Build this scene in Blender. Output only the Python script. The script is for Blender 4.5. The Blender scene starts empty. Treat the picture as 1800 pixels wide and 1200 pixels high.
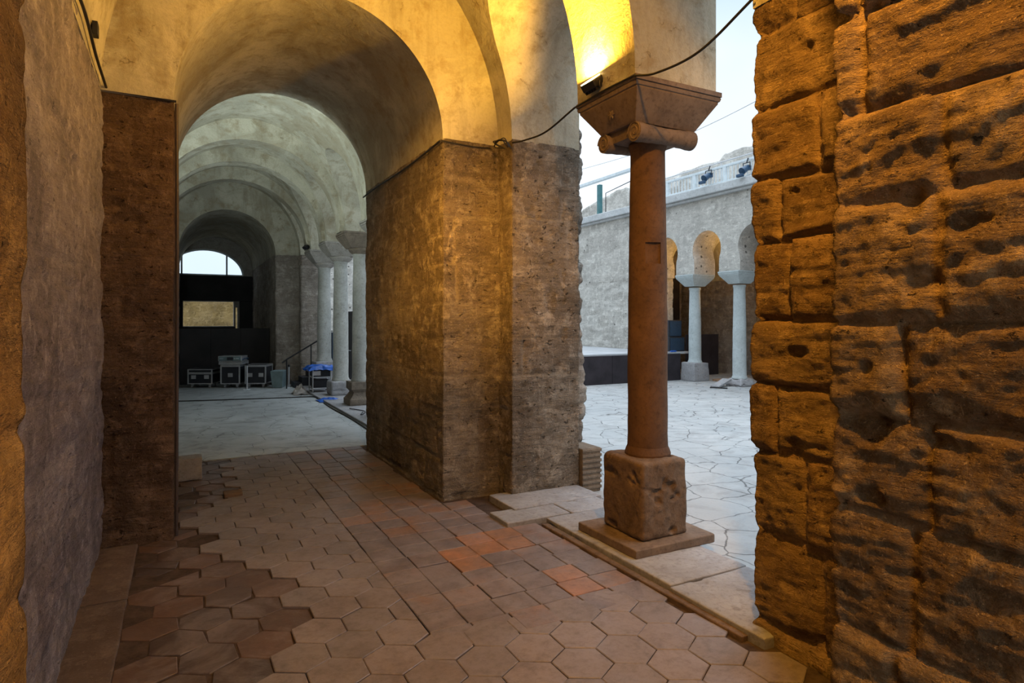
import bpy, bmesh, math, random
import numpy as np
from mathutils import Vector, Matrix
R = math.radians
random.seed(7)
scene = bpy.context.scene
col = scene.collection

# ------------------------------------------------------------------ camera, sky, exposure
THETA = math.atan(582 / 1092)
cam = bpy.data.cameras.new('camera'); cam.sensor_width = 36; cam.lens = 1092 / 1800 * 36
cam.shift_y = -38 / 1800; cam.clip_start = 0.02
camo = bpy.data.objects.new('camera', cam); col.objects.link(camo)
camo.location = (0, 0, 1.6); camo.rotation_euler = (R(90), 0, -THETA)
scene.camera = camo
scene.view_settings.view_transform = 'Standard'; scene.view_settings.look = 'None'
scene.view_settings.exposure = 0.3; scene.view_settings.gamma = 1; scene.view_settings.use_curve_mapping = False

world = bpy.data.worlds.new('overcast_sky'); scene.world = world; world.use_nodes = True
wn = world.node_tree.nodes; wl = world.node_tree.links; wn.clear()
wo = wn.new('ShaderNodeOutputWorld'); bg = wn.new('ShaderNodeBackground'); tc = wn.new('ShaderNodeTexCoord')
sep = wn.new('ShaderNodeSeparateXYZ'); wl.new(tc.outputs['Generated'], sep.inputs[0])
ramp = wn.new('ShaderNodeValToRGB'); wl.new(sep.outputs['Z'], ramp.inputs[0])
els = ramp.color_ramp.elements
els[0].position = 0.0; els[0].color = (.28, .30, .33, 1)
els[1].position = 1.0; els[1].color = (.80, .90, 1.0, 1)
for p, c in [(.06, (.27, .30, .335, 1)), (.30, (.29, .32, .35, 1)), (.38, (.28, .32, .355, 1)), (.46, (.20, .26, .31, 1)), (.55, (.24, .31, .38, 1)), (.75, (.60, .70, .82, 1))]:
    e = els.new(p); e.color = c
nz = wn.new('ShaderNodeTexNoise'); nz.inputs['Scale'].default_value = 2.2; nz.inputs['Detail'].default_value = 5
wl.new(tc.outputs['Generated'], nz.inputs['Vector'])
mr = wn.new('ShaderNodeMapRange'); wl.new(nz.outputs[0], mr.inputs[0])
mr.inputs[1].default_value = .3; mr.inputs[2].default_value = .7; mr.inputs[3].default_value = .88; mr.inputs[4].default_value = 1.14
mul = wn.new('ShaderNodeVectorMath'); mul.operation = 'SCALE'
wl.new(ramp.outputs[0], mul.inputs[0]); wl.new(mr.outputs[0], mul.inputs[3])
wl.new(mul.outputs[0], bg.inputs[0]); bg.inputs[1].default_value = 2.9
wl.new(bg.outputs[0], wo.inputs[0])

# lamp powers (all but P_NEAR serve added fill lamps, built with fixtures further down)
P_NEAR, P_FILL_BACK, P_FILL_SIDE, P_FILL_FAR, P_FILL_HALL = 122, 52, 7, 46, 60
WARM = (1.0, .50, .05); AMBER = (1.0, .46, .06); COOL = (.80, .95, .93)

# ------------------------------------------------------------------ noise
def _h(ix, iy, iz, seed):
    n = (ix * 374761393 + iy * 668265263 + iz * 2147483647 + seed * 1274126177) & 0xFFFFFFFF
    n = ((n ^ (n >> 13)) * 1274126177) & 0xFFFFFFFF
    n = ((n ^ (n >> 16)) * 2246822519) & 0xFFFFFFFF
    return ((n ^ (n >> 15)) & 0xFFFF) / 65535.0
def vnoise(x, y, z, seed=0):
    x, y, z = np.broadcast_arrays(np.asarray(x, float), np.asarray(y, float), np.asarray(z, float))
    ix, iy, iz = [np.floor(a).astype(np.int64) for a in (x, y, z)]
    fx, fy, fz = x - ix, y - iy, z - iz
    fx, fy, fz = [f * f * (3 - 2 * f) for f in (fx, fy, fz)]
    r = 0
    for a in (0, 1):
        for b in (0, 1):
            for c in (0, 1):
                w = (fx if a else 1 - fx) * (fy if b else 1 - fy) * (fz if c else 1 - fz)
                r = r + w * _h(ix + a, iy + b, iz + c, seed)
    return r * 2 - 1
def fbm(x, y, z, seed=0, o=4, g=.5):
    r, a, t = 0, 1, 0
    for k in range(o):
        r = r + a * vnoise(np.asarray(x) * 2 ** k, np.asarray(y) * 2 ** k, np.asarray(z) * 2 ** k, seed + k * 17); t += a; a *= g
    return r / t
def sstep(a, b, x):
    t = np.clip((x - a) / (b - a), 0, 1); return t * t * (3 - 2 * t)

# ------------------------------------------------------------------ materials
class NT:
    def __init__(s, name):
        s.m = bpy.data.materials.new(name); s.m.use_nodes = True
        s.n = s.m.node_tree.nodes; s.l = s.m.node_tree.links
        s.b = s.n['Principled BSDF']; s.tc = s.n.new('ShaderNodeTexCoord')
    def link(s, a, b): s.l.new(a, b)
    def noise(s, scale, detail=4, rough=.55, vec=None, dist=0.0):
        n = s.n.new('ShaderNodeTexNoise'); n.inputs['Scale'].default_value = scale
        n.inputs['Detail'].default_value = detail; n.inputs['Roughness'].default_value = rough; n.inputs['Distortion'].default_value = dist
        s.link(vec or s.tc.outputs['Object'], n.inputs['Vector']); return n.outputs[0]
    def ramp(s, v, stops):
        r = s.n.new('ShaderNodeValToRGB'); s.link(v, r.inputs[0]); e = r.color_ramp.elements
        e[0].position, e[0].color = stops[0][0], (*stops[0][1], 1); e[1].position, e[1].color = stops[-1][0], (*stops[-1][1], 1)
        for p, c in stops[1:-1]: k = e.new(p); k.color = (*c, 1)
        return r.outputs[0]
    def mix(s, f, a, b, mode='MIX'):
        m = s.n.new('ShaderNodeMix'); m.data_type = 'RGBA'; m.blend_type = mode
        for src, i in ((f, 0), (a, 6), (b, 7)):
            if isinstance(src, (int, float)): m.inputs[i].default_value = src
            elif isinstance(src, tuple): m.inputs[i].default_value = (*src, 1)
            else: s.link(src, m.inputs[i])
        return m.outputs[2]
    def math(s, op, a, b=0.0):
        m = s.n.new('ShaderNodeMath'); m.operation = op
        for src, i in ((a, 0), (b, 1)):
            if isinstance(src, (int, float)): m.inputs[i].default_value = src
            else: s.link(src, m.inputs[i])
        return m.outputs[0]
    def rng(s, v, a, b, c, d):
        m = s.n.new('ShaderNodeMapRange'); s.link(v, m.inputs[0])
        for i, x in enumerate((a, b, c, d)): m.inputs[i + 1].default_value = x
        return m.outputs[0]
    def attr(s, name='tint'):
        a = s.n.new('ShaderNodeAttribute'); a.attribute_name = name; q = s.n.new('ShaderNodeSeparateColor'); s.link(a.outputs['Color'], q.inputs[0])
        return q.outputs[0], q.outputs[1], q.outputs[2]
    def map(s, scale=(1, 1, 1), rot=(0, 0, 0)):
        m = s.n.new('ShaderNodeMapping'); s.link(s.tc.outputs['Object'], m.inputs[0]); m.inputs['Scale'].default_value = scale; m.inputs['Rotation'].default_value = rot
        return m.outputs[0]
    def bump(s, h, strength=.5, dist=.01, prev=None):
        b = s.n.new('ShaderNodeBump'); b.inputs['Strength'].default_value = strength; b.inputs['Distance'].default_value = dist
        s.link(h, b.inputs['Height'])
        if prev is not None: s.link(prev, b.inputs['Normal'])
        return b.outputs[0]
    def done(s, c, rough=.9, normal=None, metal=0.0, spec=.3):
        if isinstance(c, tuple): s.b.inputs['Base Color'].default_value = (*c, 1)
        else: s.link(c, s.b.inputs['Base Color'])
        if isinstance(rough, (int, float)): s.b.inputs['Roughness'].default_value = rough
        else: s.link(rough, s.b.inputs['Roughness'])
        s.b.inputs['Metallic'].default_value = metal; s.b.inputs['Specular IOR Level'].default_value = spec
        if normal is not None: s.link(normal, s.b.inputs['Normal'])
        return s.m

def masonry_mat(name, lo, mid, hi, mortar, rough_amt=1.0, pit=.5, contrast=1.0, pth=.61, spread=.28, hole_shade=0):
    """block tint from the mesh (R tint, G joint, B erosion) with grain, pits and stains on top"""
    t = NT(name); r, g, b = t.attr()
    dk = tuple(x * .38 for x in lo); lt = tuple(min(1, x * 1.35) for x in hi)
    base = t.ramp(t.rng(r, 0, 1, .5 - spread, .5 + spread), [(0, lo), (.5, mid), (1, hi)])
    st = t.noise(1.7, 7, .66, dist=.7)
    base = t.mix(t.rng(st, .40, .60, 0, .85 * contrast), base, t.mix(.5, base, dk))
    st2 = t.noise(6, 7, .74, dist=.3)
    base = t.mix(t.rng(st2, .50, .68, 0, .75 * contrast), base, lt)
    strat = t.noise(1, 6, .7, vec=t.map((4, 4, 22), (R(6), R(5), 0)))
    base = t.mix(t.rng(strat, .40, .62, .0, .7 * contrast), base, t.mix(.4, base, dk))
    base = t.mix(t.math('MULTIPLY', g, .6), base, mortar)
    gr = t.noise(48, 5, .78)
    base = t.mix(t.rng(gr, .48, .66, .0, .8 * contrast), base, t.mix(.35, base, dk))
    sp = t.noise(75, 3, .7)
    base = t.mix(t.rng(sp, .60, .72, .0, .6 * contrast), base, lt)
    pits = t.noise(1, 5, .68, vec=t.map((20, 20, 30)))
    pm = t.rng(pits, pth, pth + .05, 0, 1)
    base = t.mix(t.math('MULTIPLY', pm, pit), base, dk)
    if hole_shade:
        vo = t.n.new('ShaderNodeTexVoronoi'); vo.inputs['Scale'].default_value = hole_shade; vo.inputs['Randomness'].default_value = 1
        t.link(t.tc.outputs['Object'], vo.inputs['Vector']); qs = t.n.new('ShaderNodeSeparateColor'); t.link(vo.outputs['Color'], qs.inputs[0])
        hm = t.math('MULTIPLY', t.rng(vo.outputs['Distance'], .17, .23, 1, 0), t.rng(qs.outputs[0], .45, .5, 0, 1))
        base = t.mix(t.math('MULTIPLY', hm, .85), base, tuple(x * .35 for x in dk))  # dark spots paint in the shade of small wall holes
    scr = t.noise(1, 2, .5, vec=t.map((30, 30, 3.0), (R(10), R(-14), 0)), dist=1.2)
    base = t.mix(t.rng(scr, .68, .72, 0, .30), base, lt)
    h = t.math('ADD', t.math('MULTIPLY', gr, .30), t.math('MULTIPLY', st2, 1.1))
    h = t.math('ADD', h, t.math('MULTIPLY', strat, .8))
    h = t.math('SUBTRACT', h, t.math('MULTIPLY', pm, .45))
    return t.done(base, .95, t.bump(h, 1.0 * rough_amt, .045 * rough_amt), spec=.15)

def plaster_mat(name, a, b, stain, bump=.35):
    t = NT(name)
    n = t.noise(1.1, 6, .6, dist=.5); n2 = t.noise(4.5, 6, .7, dist=.3); n3 = t.noise(40, 4, .7)
    c = t.mix(t.rng(n, .42, .58, 0, 1), a, b)
    c = t.mix(t.rng(n2, .50, .66, 0, .6), c, stain)
    n4 = t.noise(.7, 5, .65, vec=t.map((1.3, 1, 1)), dist=1.0)
    c = t.mix(t.rng(n4, .54, .62, 0, .65), c, t.mix(.5, stain, b))
    c = t.mix(t.rng(n3, .45, .7, 0, .18), c, tuple(x * .55 for x in stain))
    streak = t.noise(1, 4, .6, vec=t.map((9, 9, 1.2)))
    c = t.mix(t.rng(streak, .55, .72, 0, .35), c, tuple(x * .7 for x in stain))
    cr = t.n.new('ShaderNodeTexVoronoi'); cr.feature = 'DISTANCE_TO_EDGE'; cr.inputs['Scale'].default_value = .8
    wv = t.n.new('ShaderNodeVectorMath'); wv.operation = 'ADD'
    nn = t.n.new('ShaderNodeTexNoise'); nn.inputs['Scale'].default_value = 3; nn.inputs['Detail'].default_value = 5; t.link(t.tc.outputs['Object'], nn.inputs['Vector'])
    t.link(t.tc.outputs['Object'], wv.inputs[0]); t.link(nn.outputs['Color'], wv.inputs[1]); t.link(wv.outputs[0], cr.inputs['Vector'])
    cm = t.rng(cr.outputs['Distance'], 0, .006, 1, 0)
    c = t.mix(t.math('MULTIPLY', cm, t.rng(n2, .5, .6, 0, .7)), c, tuple(x * .35 for x in stain))
    h = t.math('ADD', t.math('MULTIPLY', n2, 1.0), t.math('MULTIPLY', n3, .12))
    return t.done(c, .92, t.bump(h, bump, .03), spec=.15)

M = {}
M['stone'] = masonry_mat('weathered_stone', (.26, .205, .155), (.36, .30, .235), (.48, .415, .335), (.45, .385, .30), 1.15, .7, 1.3, .62, .4)
M['stone_dark'] = masonry_mat('brown_pitted_stone', (.27, .17, .085), (.36, .235, .115), (.46, .32, .16), (.46, .30, .15), 1.15, .7, 1.15, .645, .5)
M['stone_left'] = masonry_mat('grey_violet_rendered_stone', (.24, .205, .23), (.31, .27, .295), (.40, .355, .38), (.32, .285, .30), .8, .5, 1.1, .62, .4)
M['stone_grey'] = masonry_mat('grey_tuff', (.30, .25, .21), (.40, .345, .29), (.52, .46, .40), (.48, .42, .36))
M['stone_ochre'] = masonry_mat('ochre_stone', (.36, .24, .09), (.44, .30, .12), (.52, .37, .18), (.38, .27, .14))
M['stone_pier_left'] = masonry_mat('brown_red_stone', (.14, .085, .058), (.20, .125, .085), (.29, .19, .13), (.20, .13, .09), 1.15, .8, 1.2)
M['slab_left'] = masonry_mat('dark_floor_slab', (.13, .10, .09), (.17, .13, .115), (.21, .165, .145), (.15, .12, .1), .4, .3, .8)
M['stone_hall'] = masonry_mat('pale_hall_stone', (.50, .47, .42), (.60, .565, .51), (.70, .67, .61), (.66, .63, .58), .7, 1.0, .8, .60, .5, 5.5)
M['plaster'] = plaster_mat('aged_plaster', (.53, .50, .40), (.37, .345, .27), (.25, .19, .10), .6)
M['plaster_hall'] = plaster_mat('hall_plaster', (.62, .60, .56), (.50, .48, .45), (.38, .35, .31))

def simple(name, c, rough=.6, metal=0.0, var=.15, scale=8, bump=.0, spec=.4):
    t = NT(name); n = t.noise(scale, 5, .6)
    k = t.mix(t.rng(n, .35, .65, 0, 1), tuple(x * (1 - var) for x in c), tuple(min(1, x * (1 + var)) for x in c))
    return t.done(k, rough, t.bump(n, bump, .01) if bump else None, metal, spec)
def stone_simple(name, a, b, dark, scale=5, bump=.5):
    t = NT(name); n = t.noise(scale, 7, .65, dist=.4); n2 = t.noise(scale * 7, 4, .7); n3 = t.noise(scale * 3, 3, .6)
    c = t.mix(t.rng(n, .35, .65, 0, 1), a, b); c = t.mix(t.rng(n2, .5, .72, 0, .6), c, dark)
    c = t.mix(t.rng(n3, .58, .7, 0, .5), c, dark)
    return t.done(c, .85, t.bump(t.math('ADD', n, t.math('MULTIPLY', n2, .4)), bump, .02), spec=.2)
M['shaft_red'] = stone_simple('red_brown_column_stone', (.155, .085, .048), (.105, .058, .036), (.06, .036, .025), 5, .3)
M['capital_red'] = stone_simple('brown_capital_stone', (.23, .165, .12), (.16, .115, .085), (.08, .055, .04), 5, .35)
M['pedestal'] = stone_simple('brown_pedestal_stone', (.20, .135, .09), (.13, .085, .055), (.06, .04, .028), 4, .9)
M['capital_grey'] = stone_simple('grey_capital_stone', (.40, .37, .33), (.28, .26, .23), (.14, .12, .10), 6, .4)
M['marble'] = stone_simple('worn_grey_marble', (.36, .355, .36), (.27, .265, .27), (.16, .145, .135), 4, .5)
M['column_grey'] = stone_simple('grey_column_marble', (.46, .46, .43), (.34, .34, .31), (.22, .21, .18), 4, .25)
M['column_hall'] = stone_simple('pale_column_marble', (.50, .55, .55), (.42, .46, .46), (.30, .33, .33), 4, .2)
M['mould_dark'] = stone_simple('dark_moulded_stone', (.25, .20, .15), (.16, .13, .10), (.08, .06, .05), 8, .8)
M['black_board'] = simple('black_painted_board', (.016, .014, .015), .7, 0, .4, 2)
M['stage_black'] = simple('stage_black_cloth', (.028, .022, .026), .9, 0, .3, 3)
M['stage_top'] = simple('stage_grey_deck', (.40, .41, .42), .7, 0, .15, 2)
M['case_black'] = simple('flight_case_laminate', (.02, .022, .028), .5)
M['alu'] = simple('brushed_aluminium', (.55, .56, .58), .4, .7, .1)
M['blue_tarp'] = simple('blue_tarpaulin', (.01, .09, .42), .45, 0, .3, 12, .4)
M['blue_grill'] = simple('dark_blue_speaker_grille', (.018, .04, .07), .6, 0, .2, 30)
M['white_paint'] = simple('white_painted_steel', (.62, .68, .70), .5, 0, .1)
M['black_rubber'] = simple('black_cable_rubber', (.015, .013, .012), .6)
M['dark_metal'] = simple('dark_steel', (.03, .03, .035), .45, .5)
M['green_paint'] = simple('teal_painted_steel', (.05, .16, .17), .5)
M['fixture_blue'] = simple('blue_lamp_housing', (.02, .06, .12), .4)
M['bin_green'] = simple('grey_green_panel', (.16, .22, .23), .6)
M['white_cloth'] = simple('crumpled_pale_sheet', (.42, .40, .38), .8, 0, .3, 10, .5)
M['conduit'] = simple('brown_conduit', (.07, .05, .045), .6)
M['terrace_stone'] = stone_simple('terrace_ledge_stone', (.55, .56, .56), (.44, .45, .45), (.30, .30, .29), 3, .4)
M['wood'] = simple('weathered_plank', (.25, .15, .09), .8, 0, .3, 6, .3)
g = NT('window_glass'); g.b.inputs['Transmission Weight'].default_value = 1; g.b.inputs['Roughness'].default_value = .05; g.b.inputs['IOR'].default_value = 1.01
M['glass'] = g.done((.9, .97, 1), .05)
def emis(name, c, s):
    m = bpy.data.materials.new(name); m.use_nodes = True; b = m.node_tree.nodes['Principled BSDF']
    b.inputs['Base Color'].default_value = (*c, 1); b.inputs['Emission Color'].default_value = (*c, 1); b.inputs['Emission Strength'].default_value = s
    return m
M['lamp_glow'] = emis('lit_floodlight_lens', (1, .78, .35), 14)
M['fill_cool'] = emis('fill_lamp_cool_lens', (.85, 1, .95), 6)  # lens of the added cool fill lamps

def tile_mat():
    t = NT('worn_floor_tiles'); r, gg, b = t.attr()     # R: shade within kind, G: kind (0 worn, .5 hexagon, 1 brick red), B: grey film
    n = t.noise(5, 6, .65, dist=.4); n2 = t.noise(45, 4, .7); n3 = t.noise(16, 5, .7)
    pat = t.noise(3.2, 5, .6, dist=.5); r2 = t.math('ADD', r, t.rng(pat, .3, .7, -.28, .28))
    worn = t.ramp(r, [(0, (.07, .048, .042)), (.5, (.11, .068, .052)), (1, (.155, .085, .058))])
    hexa = t.ramp(r, [(0, (.205, .175, .168)), (.5, (.24, .20, .192)), (1, (.28, .23, .218))])
    sq = t.ramp(r2, [(0, (.17, .145, .15)), (.35, (.22, .175, .172)), (.6, (.30, .17, .115)), (.8, (.36, .18, .10)), (1, (.43, .19, .095))])
    c = t.mix(t.rng(gg, .2, .3, 0, 1), worn, hexa); c = t.mix(t.rng(gg, .7, .8, 0, 1), c, sq)
    c = t.mix(t.math('MULTIPLY', b, t.rng(n, .4, .62, 0, .85)), c, (.25, .22, .225))
    c = t.mix(t.rng(n3, .47, .68, 0, .7), c, t.mix(.5, c, (.06, .04, .03)))
    wr = t.noise(2.2, 6, .7, dist=.8); c = t.mix(t.rng(wr, .50, .62, 0, .45), c, (.27, .235, .245)); c = t.mix(t.rng(wr, .47, .36, 0, .5), c, t.mix(.45, c, (.07, .045, .035)))
    c = t.mix(t.rng(n2, .5, .75, 0, .3), c, (.10, .075, .06))
    big = t.noise(1.2, 4, .6)
    c = t.mix(t.rng(big, .45, .65, 0, .35), c, t.mix(.5, c, (.09, .06, .045)))
    rg = t.rng(n, .35, .65, .34, .62)
    return t.done(c, rg, t.bump(t.math('ADD', n3, t.math('MULTIPLY', n2, .35)), .35, .008), spec=.4)
M['tiles'] = tile_mat()
t = NT('dark_bedding_mortar'); n = t.noise(12, 6, .7)
M['bedding'] = t.done(t.mix(t.rng(n, .35, .65, 0, 1), (.045, .03, .024), (.10, .07, .055)), .95, t.bump(n, .6, .02))
def paving_mat(name, a, b, dark, scale, crackw=.02, crack=.85, rough=(.45, .8)):
    t = NT(name)
    n = t.noise(.5, 6, .6, dist=.8); n2 = t.noise(2.5, 6, .65, dist=.5); n3 = t.noise(30, 4, .7)
    wob = t.n.new('ShaderNodeTexNoise'); wob.inputs['Scale'].default_value = 2.5; wob.inputs['Detail'].default_value = 4; t.link(t.tc.outputs['Object'], wob.inputs['Vector'])
    sc = t.n.new('ShaderNodeVectorMath'); sc.operation = 'SCALE'; sc.inputs[3].default_value = .22; t.link(wob.outputs['Color'], sc.inputs[0])
    ad = t.n.new('ShaderNodeVectorMath'); ad.operation = 'ADD'; t.link(t.tc.outputs['Object'], ad.inputs[0]); t.link(sc.outputs[0], ad.inputs[1])
    v = t.n.new('ShaderNodeTexVoronoi'); v.feature = 'DISTANCE_TO_EDGE'; v.inputs['Scale'].default_value = scale; v.inputs['Randomness'].default_value = .8; t.link(ad.outputs[0], v.inputs['Vector'])
    v2 = t.n.new('ShaderNodeTexVoronoi'); v2.inputs['Scale'].default_value = scale; v2.inputs['Randomness'].default_value = .8; t.link(ad.outputs[0], v2.inputs['Vector'])
    q = t.n.new('ShaderNodeSeparateColor'); t.link(v2.outputs['Color'], q.inputs[0])
    c = t.mix(t.rng(n, .38, .62, 0, 1), a, b); c = t.mix(t.math('MULTIPLY', q.outputs[0], .45), c, b)
    c = t.mix(t.rng(n2, .5, .7, 0, .6), c, dark); c = t.mix(t.rng(n3, .5, .75, 0, .25), c, dark)
    cm = t.rng(v.outputs['Distance'], crackw * .3, crackw, 1, 0)
    cm = t.math('MULTIPLY', cm, t.rng(n2, .30, .55, .25, crack))
    c = t.mix(cm, c, tuple(x * .3 for x in dark))
    h = t.math('SUBTRACT', t.math('ADD', t.math('MULTIPLY', n2, .5), t.math('MULTIPLY', n3, .1)), cm)
    return t.done(c, t.rng(n2, .3, .7, *rough), t.bump(h, .5, .015), spec=.4)
M['pave_hall'] = paving_mat('hall_paving', (.44, .44, .43), (.34, .35, .35), (.22, .21, .20), 2.3)
M['pave_aisle'] = paving_mat('aisle_far_paving', (.50, .53, .53), (.34, .36, .36), (.16, .15, .14), 2.0, .015, .5)

# ------------------------------------------------------------------ mesh helpers
def new_obj(name, me, mat=None, parent=None):
    o = bpy.data.objects.new(name, me); col.objects.link(o)
    if mat is not None: me.materials.append(M[mat] if isinstance(mat, str) else mat)
    if parent is not None: o.parent = parent
    return o
def from_bm(name, bm, mat, parent=None, smooth=False, angle=35):
    bmesh.ops.recalc_face_normals(bm, faces=bm.faces)
    me = bpy.data.meshes.new(name); bm.to_mesh(me); bm.free()
    if smooth:
        me.polygons.foreach_set('use_smooth', [True] * len(me.polygons)); me.set_sharp_from_angle(angle=R(angle))
    return new_obj(name, me, mat, parent)
def struct(o): o['kind'] = 'structure'; return o
def tag(o, label, cat, group=None):
    o['label'] = label; o['category'] = cat; o['kind'] = 'thing'
    if group: o['group'] = group
    return o
def thing(name, label, cat, loc=(0, 0, 0), rz=0, group=None):
    o = bpy.data.objects.new(name, None); col.objects.link(o); o.location = loc; o.rotation_euler = (0, 0, rz); o.empty_display_size = .1
    return tag(o, label, cat, group)
def add_box(bm, x0, x1, y0, y1, z0, z1, bev=0.0, mat4=None):
    r = bmesh.ops.create_cube(bm, size=1)
    vs = r['verts']
    for v in vs: v.co = Vector(((v.co.x + .5) * (x1 - x0) + x0, (v.co.y + .5) * (y1 - y0) + y0, (v.co.z + .5) * (z1 - z0) + z0))
    if bev:
        es = list({e for v in vs for e in v.link_edges}); rb = bmesh.ops.bevel(bm, geom=es, offset=bev, segments=2, affect='EDGES', profile=.5)
        vs = list({v for f in rb['faces'] for v in f.verts} | {v for v in vs if v.is_valid})
    if mat4 is not None: bmesh.ops.transform(bm, matrix=mat4, verts=vs)
    return vs
def add_tube(bm, pts, r, seg=8, caps=True):
    pts = [Vector(p) for p in pts]; rings = []
    prev = None
    for i, p in enumerate(pts):
        d = (pts[min(i + 1, len(pts) - 1)] - pts[max(i - 1, 0)]).normalized()
        up = prev if prev is not None else (Vector((0, 0, 1)) if abs(d.z) < .9 else Vector((1, 0, 0)))
        a = d.cross(up).normalized(); b = a.cross(d).normalized(); prev = b
        rr = r[i] if isinstance(r, (list, tuple)) else r
        rings.append([bm.verts.new(p + (a * math.cos(2 * math.pi * k / seg) + b * math.sin(2 * math.pi * k / seg)) * rr) for k in range(seg)])
    for i in range(len(rings) - 1):
        for k in range(seg): bm.faces.new((rings[i][k], rings[i][(k + 1) % seg], rings[i + 1][(k + 1) % seg], rings[i + 1][k]))
    if caps: bm.faces.new(rings[0][::-1]); bm.faces.new(rings[-1])
def add_lathe(bm, prof, seg=40, cx=0, cy=0, jit=0, seed=0):
    rings = []
    for i, (r, z) in enumerate(prof):
        rings.append([bm.verts.new((cx + r * math.cos(2 * math.pi * k / seg), cy + r * math.sin(2 * math.pi * k / seg), z)) for k in range(seg)])
    for i in range(len(rings) - 1):
        for k in range(seg): bm.faces.new((rings[i][k], rings[i][(k + 1) % seg], rings[i + 1][(k + 1) % seg], rings[i + 1][k]))
    bm.faces.new(rings[0][::-1]); bm.faces.new(rings[-1])
def add_loft(bm, rings):
    """rings of (x0,x1,y0,y1,z)"""
    rs = [[bm.verts.new(p) for p in ((a, c, z), (b, c, z), (b, d, z), (a, d, z))] for a, b, c, d, z in rings]
    for i in range(len(rs) - 1):
        for k in range(4): bm.faces.new((rs[i][k], rs[i][(k + 1) % 4], rs[i + 1][(k + 1) % 4], rs[i + 1][k]))
    bm.faces.new(rs[0][::-1]); bm.faces.new(rs[-1])
def bez(pts, n=12):
    """Catmull-Rom through pts"""
    P = [Vector(p) for p in pts]; P = [P[0] * 2 - P[1]] + P + [P[-1] * 2 - P[-2]]; out = []
    for i in range(1, len(P) - 2):
        for k in range(n):
            t = k / n; a, b, c, d = P[i - 1:i + 3]
            out.append(.5 * ((2 * b) + (c - a) * t + (2 * a - 5 * b + 4 * c - d) * t * t + (3 * b - a - 3 * c + d) * t ** 3))
    out.append(P[-2]); return out
def set_attr(me, data, name='tint'):
    a = me.color_attributes.new(name, 'FLOAT_COLOR', 'POINT')
    arr = np.ones((len(me.vertices), 4), dtype=np.float32); arr[:, :3] = data; a.data.foreach_set('color', arr.ravel())
def grid_mesh(name, pos, closed=False):
    """pos: (nu, nv, 3)"""
    nu, nv, _ = pos.shape
    me = bpy.data.meshes.new(name)
    iu = np.arange(nu if closed else nu - 1); iv = np.arange(nv - 1)
    A, B = np.meshgrid(iu, iv, indexing='ij'); A2 = (A + 1) % nu
    q = np.stack([A * nv + B, A2 * nv + B, A2 * nv + B + 1, A * nv + B + 1], -1).reshape(-1, 4)
    me.vertices.add(nu * nv); me.vertices.foreach_set('co', pos.reshape(-1).astype(np.float32))
    me.loops.add(q.size); me.loops.foreach_set('vertex_index', q.ravel().astype(np.int32))
    me.polygons.add(len(q)); me.polygons.foreach_set('loop_start', (np.arange(len(q)) * 4).astype(np.int32)); me.polygons.foreach_set('loop_total', np.full(len(q), 4, np.int32))
    me.polygons.foreach_set('use_smooth', [True] * len(q)); me.update(); me.validate()
    return me

def blocks(s, z, seed, ch=(.26, .42), bw=(.38, .85), jw=.014, zmax=8, smear=-.35):
    """masonry pattern at path length s, height z -> tint, joint mask, distance-in-block"""
    rng = np.random.RandomState(seed)
    zw = z + .018 * fbm(s * 1.3, z * 1.3, 0, seed + 5, 3); sw = s + .02 * fbm(s * 1.7, z * 1.7, 3, seed + 9, 3)
    edges = [-.3]
    while edges[-1] < zmax: edges.append(edges[-1] + rng.uniform(*ch))
    edges = np.array(edges); ci = np.clip(np.searchsorted(edges, zw) - 1, 0, len(edges) - 2)
    dz = np.minimum(zw - edges[ci], edges[ci + 1] - zw)
    tint = np.zeros_like(s); ds = np.zeros_like(s); off = np.zeros_like(s)
    smax = float(s.max()) + 2
    for c in np.unique(ci):
        m = ci == c; be = [-1 - rng.uniform(0, .6)]
        while be[-1] < smax: be.append(be[-1] + rng.uniform(*bw))
        be = np.array(be); bi = np.clip(np.searchsorted(be, sw[m]) - 1, 0, len(be) - 2)
        ds[m] = np.minimum(sw[m] - be[bi], be[bi + 1] - sw[m])
        tn = rng.uniform(0, 1, len(be)); of = rng.uniform(-1, 1, len(be)); tint[m] = tn[bi]; off[m] = of[bi]
    d = np.minimum(dz, ds)
    jwn = jw * (1 + .8 * fbm(s * 4, z * 4, 1, seed + 3, 2))
    joint = (1 - sstep(jwn * .4, jwn * 1.6, d)) * sstep(smear, smear + .65, fbm(s * 1.6, z * 1.6, 7, seed + 33, 3))
    return tint, joint, d, off

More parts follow.
